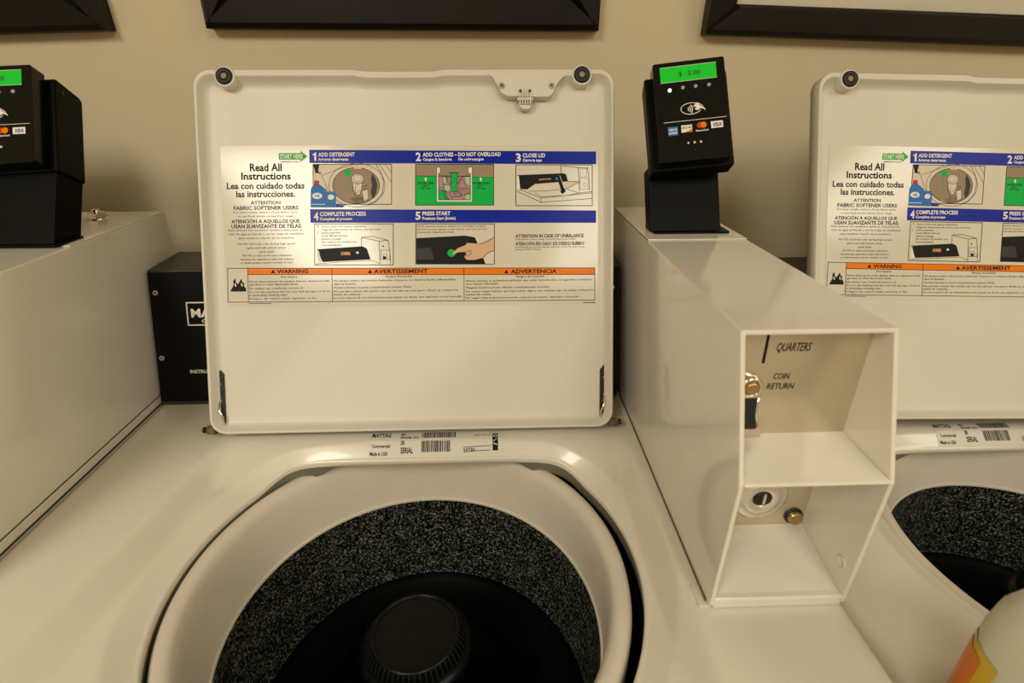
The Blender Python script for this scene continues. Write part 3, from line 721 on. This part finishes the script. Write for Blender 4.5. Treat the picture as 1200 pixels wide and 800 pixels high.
    for x, y in ((0.0088, 0.1375), (0.0080, 0.0576), (X1-X0-0.009, 0.1375), (X1-X0-0.009, 0.0576)):
        screw(lambda a, b1, c: fc(a, b1, c+0.0022), x, y, 0.0032, con)
    s = MB(); ff = lambda x, y, n_: fc(x, y, 0.0023+n_)
    for q in ([[44,97.8],[44,125.2],[118,125.2],[118,97.8],[44,97.8]],): sheet(s, [['L',3,1,1.5,q]], ff)
    put_text(s, 'MAYTAG', ff, 0.0485, 0.1075, 0.0655, 0.0105, 1, 3, 0.0001)
    put_text(s, 'COMMERCIAL', ff, 0.0600, 0.1008, 0.050, 0.0042, 1, 3, 0.0001, slant=0.3)
    put_text(s, 'INSTRUCTIONS', ff, 0.0405, 0.0380, 0.043, 0.0042, 1, 3, 0.0001)
    obj('console_print', s, INKS, con, weld=False)['kind'] = 'stuff'

    # ---- coin meter case
    CX0, CX1 = 0.1569+shift, 0.2614+shift; t = 0.0034; ZT = 0.215
    case = bpy.data.objects.new('coin_meter_case', None); C.objects.link(case); case.parent = root
    side = [(0.2705, 0.004), (0.2665, 0.120), (0.3048, ZT), (0.698, ZT), (0.698, 0.004)]
    side2 = [(0.2725, 0.0), (0.2695, 0.004), (0.2665, 0.120), (0.3048, ZT), (0.698, ZT), (0.698, 0.0)]
    for xa, xb in ((CX0, CX0+t), (CX1-t, CX1)):
        s = MB(); s.prism(side2, lambda a, b1, d: (d, a, b1), xa, xb); obj('side_panel', s, RIMWHITE, case, bevel=0.0009)
    s = MB(); s.box(CX0+0.0006, CX1-0.0006, 0.3046, 0.698, ZT-t, ZT+0.0002); obj('top_panel', s, RIMWHITE, case, bevel=0.0012, bseg=3)
    s = MB(); s.box(CX0+0.0004, CX1-0.0004, 0.532, 0.6985, ZT+0.0002, ZT+0.0014); obj('rear_cover', s, RIMWHITE, case, bevel=0.0004)
    s = MB(); s.box(CX0+t, CX1-t, 0.694, 0.697, 0.0, ZT-t); obj('rear_panel', s, RIMWHITE, case)
    # coin plate of steel
    s = MB(); s.box(CX0+t, CX1-t, 0.3205, 0.3225, 0.119, ZT-t); cp = obj('coin_plate', s, STEEL, case); cp['label'] = 'brushed steel plate with coin slot'
    fp = lambda x, y, n_: (x, 0.3204-n_, y)
    s = MB()
    s.add([fp(0.1838, 0.2110, 0.0002), fp(0.1856, 0.2110, 0.0002), fp(0.1862, 0.1830, 0.0002), fp(0.1842, 0.1830, 0.0002)], [(0,1,2,3)], 1)
    put_text(s, 'QUARTERS', fp, 0.1922, 0.1920, 0.0238, 0.0068, -1, 1, 0.0002, slant=0.12)
    put_text(s, 'COIN', fp, 0.1948, 0.1700, 0.0112, 0.0050, -1, 1, 0.0002, slant=0.12)
    put_text(s, 'RETURN', fp, 0.1918, 0.1618, 0.0192, 0.0050, -1, 1, 0.0002, slant=0.12)
    obj('coin_plate_print', s, INKS, case, weld=False)
    s = MB(); fq = lambda x, y, n_: (x, 0.3205-n_, y)
    s.lathe([(0.0085, 0.0), (0.0085, 0.004), (0.0072, 0.0062), (0.0058, 0.0058), (0.0052, 0.003)], None, 28, 0, True, lambda a, b1, c: fq(0.1782+a, 0.1660+b1, c))
    s.lathe([(0.0050, 0.0), (0.0050, 0.0062), (0.004, 0.0075)], None, 24, 1, True, lambda a, b1, c: fq(0.1782+a, 0.1660+b1, c), cap1=True)
    obj('coin_return_button', s, [CHROME, BRASS], case)
    s = MB()
    s.prism([(0.1745, 0.1570), (0.1862, 0.1570), (0.1872, 0.1420), (0.1905, 0.1285), (0.1765, 0.1285), (0.1745, 0.1420)], fq, 0.0, 0.003, 1)
    s.tube([fq(0.1862, 0.1575, 0.0025), fq(0.1872, 0.1420, 0.0025), fq(0.1912, 0.1270, 0.0025)], 0.0009, 8, 0)
    s.prism([(0.1735, 0.1575), (0.1870, 0.1575), (0.1870, 0.1615), (0.1735, 0.1615)], fq, 0.0, 0.0045, 0)
    s.prism([(0.1760, 0.1240), (0.1925, 0.1240), (0.1925, 0.1310), (0.1760, 0.1310)], fq, 0.0, 0.005, 0)
    obj('coin_chute', s, [CHROME, RUBBER], case)
    # shelf between the two recesses
    s = MB(); s.prism([(0.3235, 0.1205), (0.3235, 0.1239), (0.2668, 0.1220), (0.2658, 0.1205), (0.2668, 0.1190)], lambda a, b1, d: (d, a, b1), CX0+t, CX1-t); obj('shelf', s, RIMWHITE, case, bevel=0.0005)
    # lower recess
    s = MB(); s.box(CX0+t, CX1-t, 0.3330, 0.3350, 0.012, 0.120); obj('cash_box_plate', s, STEEL, case)
    s = MB(); s.prism([(0.3335, 0.0180), (0.3335, 0.0205), (0.2755, 0.0095), (0.2712, 0.0095), (0.2700, 0.0080), (0.2700, 0.0008), (0.2725, 0.0005), (0.2735, 0.0060)], lambda a, b1, d: (d, a, b1), CX0+t, CX1-t); obj('tray_floor', s, RIMWHITE, case, bevel=0.0004)
    s = MB(); fz = lambda x, y, n_: (x, 0.3330-n_, y)
    s.lathe([(0.0230, 0.0), (0.0230, 0.0015), (0.0205, 0.0025), (0.0165, 0.0025), (0.0150, 0.0045), (0.0120, 0.0052), (0.0085, 0.0045), (0.0070, 0.0030)], None, 40, 0, True, lambda a, b1, c: fz(0.2150+a, 0.0520+b1, c))
    s.lathe([(0.0075, 0.0), (0.0075, 0.0042), (0.006, 0.0046)], None, 24, 1, True, lambda a, b1, c: fz(0.2165+a, 0.0530+b1, c), cap1=True)
    s.prism([(0.2155, 0.0480), (0.2175, 0.0480), (0.2175, 0.0580), (0.2155, 0.0580)], fz, 0.0044, 0.0056, 0)
    obj('cash_box_lock', s, [LOCKWHITE, RUBBER], case)
    s = MB(); disc(s, fz, 0.2480, 0.0300, 0.0058, 0.0, 0.0055, 0, 20, 0.5); s.lathe([(0.0078, 0), (0.0078, 0.0012), (0.0058, 0.0015)], None, 20, 1, True, lambda a, b1, c: fz(0.2480+a, 0.0300+b1, c)); obj('bolt', s, [BRASS, GREASE], case)
    s = MB(); s.lathe([(0.0052, 0.0), (0.0052, 0.001), (0.0040, 0.0014), (0.0034, 0.0004)], None, 20, 0, True, lambda a, b1, c: (CX1-t-c, 0.2815+a, 0.0325+b1)); s.lathe([(0.0034, 0.0004), (0.001, 0.0006)], None, 20, 0, True, lambda a, b1, c: (CX1-t-c, 0.2815+a, 0.0325+b1), cap1=True); obj('plug', s, RIMWHITE, case)
    # base flange
    s = MB(); s.box(CX0-0.0065, CX0+0.0003, 0.272, 0.698, -0.0075, 0.0018); s.box(CX0-0.0010, CX0+0.0002, 0.275, 0.697, 0.0016, 0.0036, 1); obj('base_flange', s, [ENAMEL, SOOT], case, weld=False)
    s = MB(); s.box(CX1-0.0003, CX1+0.0010, 0.275, 0.698, 0.0014, 0.0100); s.box(CX1-0.0003, CX1+0.0006, 0.275, 0.698, 0.0100, 0.0110, 1); s.box(CX1-0.0003, CX1+0.0014, 0.275, 0.698, -0.0005, 0.0014, 1); obj('side_seam', s, [RIMWHITE, SEAMDARK], case, weld=False)  # dark strips drawn in for the groove line and the gap at the deck
    s = MB(); s.box(CX0-0.0002, CX0+0.0010, 0.532, 0.698, ZT+0.0001, ZT+0.0008); obj('cover_seam', s, [SOOT], case)
    s = MB(); fT = lambda x, y, n_: (x, y, ZT+0.0014+n_); NX, NY = -0.4822+PITCHX, 0.6595
    hexa(s, fT, NX, NY, 0.0105, 0.0, 0.007); s.lathe([(0.0125, 0), (0.0125, 0.0012), (0.006, 0.0014)], None, 24, 0, True, lambda a, b1, c: fT(NX+a, NY+b1, c)); s.lathe([(0.0045, 0.007), (0.0045, 0.010), (0.003, 0.011)], None, 14, 0, True, lambda a, b1, c: fT(NX+a, NY+b1, c), cap1=True)
    obj('hex_bolt', s, CHROME, case)

    card_reader(root, shift)
    return root

def card_reader(root, shift=0.0, dx=0.0, da=0.0, sa=1.0, roll=2.4, yawd=8.0, nf=-0.047, nb=-0.066, nx0=-0.0325, nx1=0.0440, bx1=0.0435, hb=-0.040, bx0=-0.0430, ntop=0.012):
    ZT = 0.215
    rd = bpy.data.objects.new('card_reader', None); C.objects.link(rd); rd.parent = root
    RB = Vector((0.2+dx+shift, 0.566, ZT+0.0014)); rd.location = RB-ROOT
    la = math.radians(29.03); RA = Vector((0, math.sin(la), math.cos(la))); RN = Vector((0, -math.cos(la), math.sin(la)))
    FO = Vector((0.2+dx+shift, 0.5475, 0.2928)) + RA*da
    ph = math.radians(roll); yw = math.radians(yawd)
    def fh(u, a, n_):   # head frame, rolled about the middle of its face
        cu, cv = 0.000, 0.050
        x, y = (u-cu)*0.965, (a-cv)*sa
        x2, y2 = x*math.cos(ph)-y*math.sin(ph), x*math.sin(ph)+y*math.cos(ph)
        x3, n3 = x2*math.cos(yw)-n_*math.sin(yw), x2*math.sin(yw)+n_*math.cos(yw)
        return FO + Vector((1,0,0))*(cu+x3) + RA*(cv+y2) + RN*n3
    def fpst(u, a, n_): return FO + Vector((1,0,0))*u + RA*a + RN*n_
    # body housing
    s = MB()
    prof = [(-0.002, -0.018), (0.097, -0.018), (0.100, -0.021), (0.097, hb+0.003), (0.093, hb-0.001), (-0.002, hb-0.001)]
    s.prism(prof, lambda a, b1, d: fh(d, a, b1), bx0, bx1)
    obj('housing', s, BLACKP, rd, off=RB, bevel=0.0022, bseg=3)
    s = MB(); s.prism(rrect(-0.0370, 0.0360, 0.0000, 0.1030, 0.0022, 3), lambda x, y, d: fh(x, y, d), -0.0165, 0.0)
    fpl = obj('face_plate', s, BLACKG, rd, off=RB, bevel=0.0010, bseg=2)
    # neck and foot
    s = MB()
    def pn(a, b1, d): return fpst(d, a, b1)
    # foot end is cut flat on the case
    def zline(n_): # a at which the plane hits the case top
        p = FO + RN*n_; return (ZT+0.0016 - p.z)/RA.z
    af, ar = zline(nf), zline(nb)
    s.prism([(af, nf), (0.004, nf), (0.004, max(nf, hb)), (ntop, hb), (ntop, nb), (ar, nb)] if nf < hb else [(af, nf), (0.004, nf), (0.004, nb), (ar, nb)], pn, nx0, nx1)
    obj('neck', s, BLACKP, rd, off=RB, bevel=0.0012)
    s = MB(); fy = (FO + RN*nf + RA*af).y
    s.prism(rrect(FO.x+nx0+0.002, FO.x+nx1+0.008, fy-0.006, fy+0.034, 0.004, 4), lambda x, y, d: (x, y, ZT+0.0013+d), 0.0, 0.0022)
    obj('foot_plate', s, BLACKP, rd, off=RB, bevel=0.0006)
    # display
    s = MB(); s.prism([(-0.0300, 0.0815), (0.0270, 0.0815), (0.0270, 0.0975), (-0.0300, 0.0975)], fh, 0.0002, 0.0006, 0)
    fd = lambda x, y, n_: fh(x, y, 0.0007+n_)
    put_text(s, '$', fd, -0.0110, 0.0868, 0.0030, 0.0052, 0, 1); put_text(s, '3.00', fd, -0.0020, 0.0868, 0.0130, 0.0052, 0, 1)
    sheet(s, [['L',2,1,0.5,[[-30,97.5],[27,97.5]]], ['L',2,1,0.4,[[-30,81.5],[27,81.5]]]], fd)
    obj('display', s, [LCD, LCDTXT, CREAM], rd, off=RB, weld=False)['label'] = 'glowing green display reading $ 3.00'
    for k, x in enumerate((-0.0215, -0.0080, 0.0050, 0.0185)):
        s = MB(); y = 0.0750 if k else 0.0735
        s.lathe([(0.0019, 0.0), (0.0019, 0.0008), (0.0012, 0.0011)], None, 14, 0, True, lambda a, b1, c: fh(x+a, y+b1, c), cap1=True)
        o = obj('indicator_light', s, LEDON if k == 0 else LEDOFF, rd, off=RB)
        if k == 0: o['label'] = 'lit white-green indicator light'
    s = MB(); fg = lambda x, y, n_: fh(x, y, 0.00025+n_)
    # contactless mark: oval with waves and a hand
    N = 30; oo = []; ii = []
    for k in range(N+1):
        a = math.radians(40+(360-60)*k/N)
        oo.append(fg(-0.0015+0.0105*math.cos(a), 0.0525+0.0062*math.sin(a), 0)); ii.append(fg(-0.0015+0.0098*math.cos(a), 0.0525+0.0055*math.sin(a), 0))
    s.loft([oo, ii], 3, False, closed=False)
    for r in (0.0020, 0.0040, 0.0060):
        oo = [fg(-0.0065+r*math.cos(math.radians(q)), 0.0520+r*math.sin(math.radians(q)), 0) for q in range(-40, 41, 10)]
        ii = [fg(-0.0065+(r+0.0009)*math.cos(math.radians(q)), 0.0520+(r+0.0009)*math.sin(math.radians(q)), 0) for q in range(-40, 41, 10)]
        s.loft([oo, ii], 3, False, closed=False)
    sheet(s, [['P',3,1,[[1,54.5],[5,57],[9,54],[12,50.5],[8,52],[5,50],[2,51.5],[4,53.5]]], ['L',3,1,0.7,[[1,54.5],[5,58],[9.5,55],[12.5,50]]],
              ['L',3,1,0.5,[[-30,40.5],[33,40.5]]],
              ['P',11,1,[[-26.5,26.5],[-16.5,26.5],[-16.5,35.5],[-26.5,35.5]]],
              ['P',3,1,[[-13,28.5],[-2,28.5],[-2,36],[-13,36]]], ['P',5,2,[[-10,28.5],[-2,28.5],[-2,31.5]]],
              ['E',13,1,6.0,34.5,3.1,3.1,0], ['E',5,2,9.6,34.5,3.1,3.1,0],
              ['P',3,1,[[17,30],[29,30],[29,37],[17,37]]],
              ['E',12,1,-7,17.5,1.1,1.1,0], ['E',12,1,-0.7,17.5,1.2,1.2,0], ['E',12,1,5.6,17.5,1.2,1.2,0], ['E',10,1,-0.5,9.6,0.8,0.8,0]], fg)
    put_text(s, 'AMERICAN', fg, -0.0258, 0.0315, 0.0086, 0.0022, 1, 3, 0.0001); put_text(s, 'EXPRESS', fg, -0.0258, 0.0280, 0.0086, 0.0022, 1, 3, 0.0001)
    put_text(s, 'DISCOVER', fg, -0.0124, 0.0325, 0.0098, 0.0017, 1, 1, 0.0001)
    put_text(s, 'MasterCard', fg, 0.0015, 0.0282, 0.0125, 0.0019, 1, 3, 0.0001)
    put_text(s, 'VISA', fg, 0.0186, 0.0315, 0.0088, 0.0040, 1, 2, 0.0001, slant=0.2)
    obj('face_print', s, INKS, rd, off=RB, weld=False)
    # side screw heads
    s = MB(); disc(s, lambda a, b1, c: fh(bx1+c, a, b1), 0.088, -0.028, 0.0022, 0, 0.0008, 0, 12); obj('side_screw', s, BLACKG, rd, off=RB)
    return root

LCD = mat('lcd_green', (0.004, 0.42, 0.02), 0.25, emis=0.35)
LCDTXT = mat('lcd_text', (0.0, 0.07, 0.01), 0.4)
LEDON = mat('led_on', (0.75, 1.0, 0.75), 0.3, emis=1.2)
LEDOFF = mat('led_off', (0.35, 0.34, 0.30), 0.4)

w0 = washer()
tag(w0, 'open top-load washing machine in the middle, black basket and agitator in full view', 'washing machine', 'coin washers along the back wall')

def copy_tree(o, parent=None):
    c = o.copy(); C.objects.link(c)
    if parent is not None: c.parent = parent
    for ch in list(o.children): copy_tree(ch, c)
    return c
wl = copy_tree(w0); wl.location = ROOT + Vector((-PITCHX, 0, 0))
tag(wl, 'washing machine at the left edge with only its white coin case and card reader showing', 'washing machine', 'coin washers along the back wall')
wr = washer(XL=-0.4216, XR=0.2614, band=False, liddx=(-0.004, -0.022, 0.018), lidrot=(0.012, 0.019, 0.0), footdrop=-0.027)
wr.location = ROOT + Vector((0.689, 0.034, -0.027))
tag(wr, 'washing machine at the right edge, half hidden behind the middle coin case', 'washing machine', 'coin washers along the back wall')
for ch in list(wl.children):          # the left machine's reader sits a little differently
    if ch.name.startswith('card_reader'):
        for g in list(ch.children): bpy.data.objects.remove(g)
        bpy.data.objects.remove(ch)
card_reader(wl, dx=0.004, da=-0.003, sa=0.95, roll=4.0, yawd=-2.0, nf=-0.0224, nb=-0.0570, nx0=-0.036, nx1=0.0420, bx1=0.0440, hb=-0.0560, bx0=-0.037)

# ---------------------------------------------------------------- picture frames
def picture(name, x0, x1, z0, h, tilt, label, bw=0.044):
    w = x1-x0; root = bpy.data.objects.new(name, None); C.objects.link(root)
    O = Vector((x0+w/2, YW-0.001, z0)); root.location = O; root.rotation_euler = (0, tilt, 0)
    d = 0.026
    def rail(pts):
        s = MB(); f = lambda x, y, dd: Vector((x, -dd, y))
        # bevelled section: outer low, ridge, inner low
        n = len(pts); s.prism(pts, f, 0.0, d*0.75)
        c = [Vector((sum(p[0] for p in pts)/4, sum(p[1] for p in pts)/4))]
        q = [((p[0]-c[0].x)*0.985+c[0].x if abs(p[0]) < 10 else p[0], (p[1]-c[0].y)*0.72+c[0].y) for p in pts] if abs(pts[0][0]-pts[1][0]) > abs(pts[0][1]-pts[1][1]) else [((p[0]-c[0].x)*0.72+c[0].x, (p[1]-c[0].y)*0.985+c[0].y) for p in pts]
        s.loft([[f(*p, d*0.75) for p in pts], [f(*p, d) for p in q]], 0, False, cap1=True)
        obj('rail', s, WOOD, root, off=Vector((0, 0, 0)))
    a = w/2
    rail([(-a, 0), (a, 0), (a-bw, bw), (-a+bw, bw)]); rail([(-a+bw, h-bw), (a-bw, h-bw), (a, h), (-a, h)])
    rail([(-a, 0), (-a+bw, bw), (-a+bw, h-bw), (-a, h)]); rail([(a-bw, bw), (a, 0), (a, h), (a-bw, h-bw)])
    s = MB(); s.box(-a+bw*0.8, a-bw*0.8, -0.010, -0.004, bw*0.8, h-bw*0.8); obj('mat_board', s, MATB, root, off=Vector((0, 0, 0)))
    s = MB(); s.box(-a+bw*0.9, a-bw*0.9, -0.014, -0.012, bw*0.9, h-bw*0.9); obj('glass_pane', s, GLASS, root, off=Vector((0, 0, 0)))
    tag(root, label, 'picture frame', 'dark frames on the back wall')
GLASS = mat('picture_glass', (1, 1, 1), 0.03); GLASS.node_tree.nodes['Principled BSDF'].inputs['Transmission Weight'].default_value = 1.0; GLASS.node_tree.nodes['Principled BSDF'].inputs['IOR'].default_value = 1.12
picture('picture_frame', -0.377, 0.144, 0.4295, 0.60, 0.004, 'dark wooden picture frame on the wall above the middle washing machine')
picture('picture_frame', -1.05, -0.506, 0.4215, 0.60, -0.026, 'dark wooden picture frame at the top left corner, above the left card reader')
picture('picture_frame', 0.290, 0.83, 0.4165, 0.60, 0.030, 'dark wooden picture frame at the top right, above the right washing machine', 0.036)

# ---------------------------------------------------------------- laundry jug in the foreground
JUGW = mat('jug_plastic', (0.62, 0.58, 0.46), 0.4); JUGW.node_tree.nodes['Principled BSDF'].inputs['Subsurface Weight'].default_value = 0.2
JUGY = mat('jug_yellow', (0.62, 0.42, 0.01), 0.4); JUGO = mat('jug_orange', (0.78, 0.20, 0.01), 0.4)
def jug():
    JC = Vector((0.341, 0.170, -0.0370)); root = bpy.data.objects.new('laundry_jug', None); C.objects.link(root); root.location = JC; root.scale = (1, 1, 1.06)
    def sec(sc_, z, n=40, p=3.2, ax=0.062, ay=0.046):
        l = []
        for i in range(n):
            a = 2*math.pi*i/n; ca, sa = math.cos(a), math.sin(a)
            r = (abs(ca/ax)**p+abs(sa/ay)**p)**(-1/p)*sc_; l.append(Vector((r*ca, r*sa, z)))
        return l
    s = MB(); s.loft([sec(0.90, 0.0), sec(0.98, 0.003), sec(1.0, 0.010), sec(1.0, 0.100), sec(0.97, 0.112), sec(0.86, 0.124), sec(0.66, 0.133), sec(0.42, 0.138), sec(0.34, 0.142)], 0, True, cap0=True, cap1=True)
    obj('jug_body', s, JUGW, root, off=Vector((0, 0, 0)))
    s = MB(); s.lathe([(0.017, 0.140), (0.017, 0.150), (0.020, 0.151), (0.019, 0.168), (0.017, 0.170)], (0, 0, 0), 32, cap1=True); obj('cap', s, JUGW, root, off=Vector((0, 0, 0)))
    s = MB(); lo = [sec(k_, z)[8:20] for k_, z in ((1.008, 0.012), (1.008, 0.055), (1.008, 0.090))]
    s.loft(lo, 0, True, closed=False); obj('front_label', s, JUGY, root, off=Vector((0, 0, 0)))['label'] = 'yellow label'
    s = MB(); lo = []
    for z in (0.030, 0.060, 0.084):
        lo.append(sec(1.014, z)[11:19])
    s.loft(lo, 0, True, closed=False); obj('label_splash', s, JUGO, root, off=Vector((0, 0, 0)))['label'] = 'orange patch'
    tag(root, 'blurred off-white plastic laundry jug with yellow and orange label, bottom right corner', 'jug')
    return root
jug()
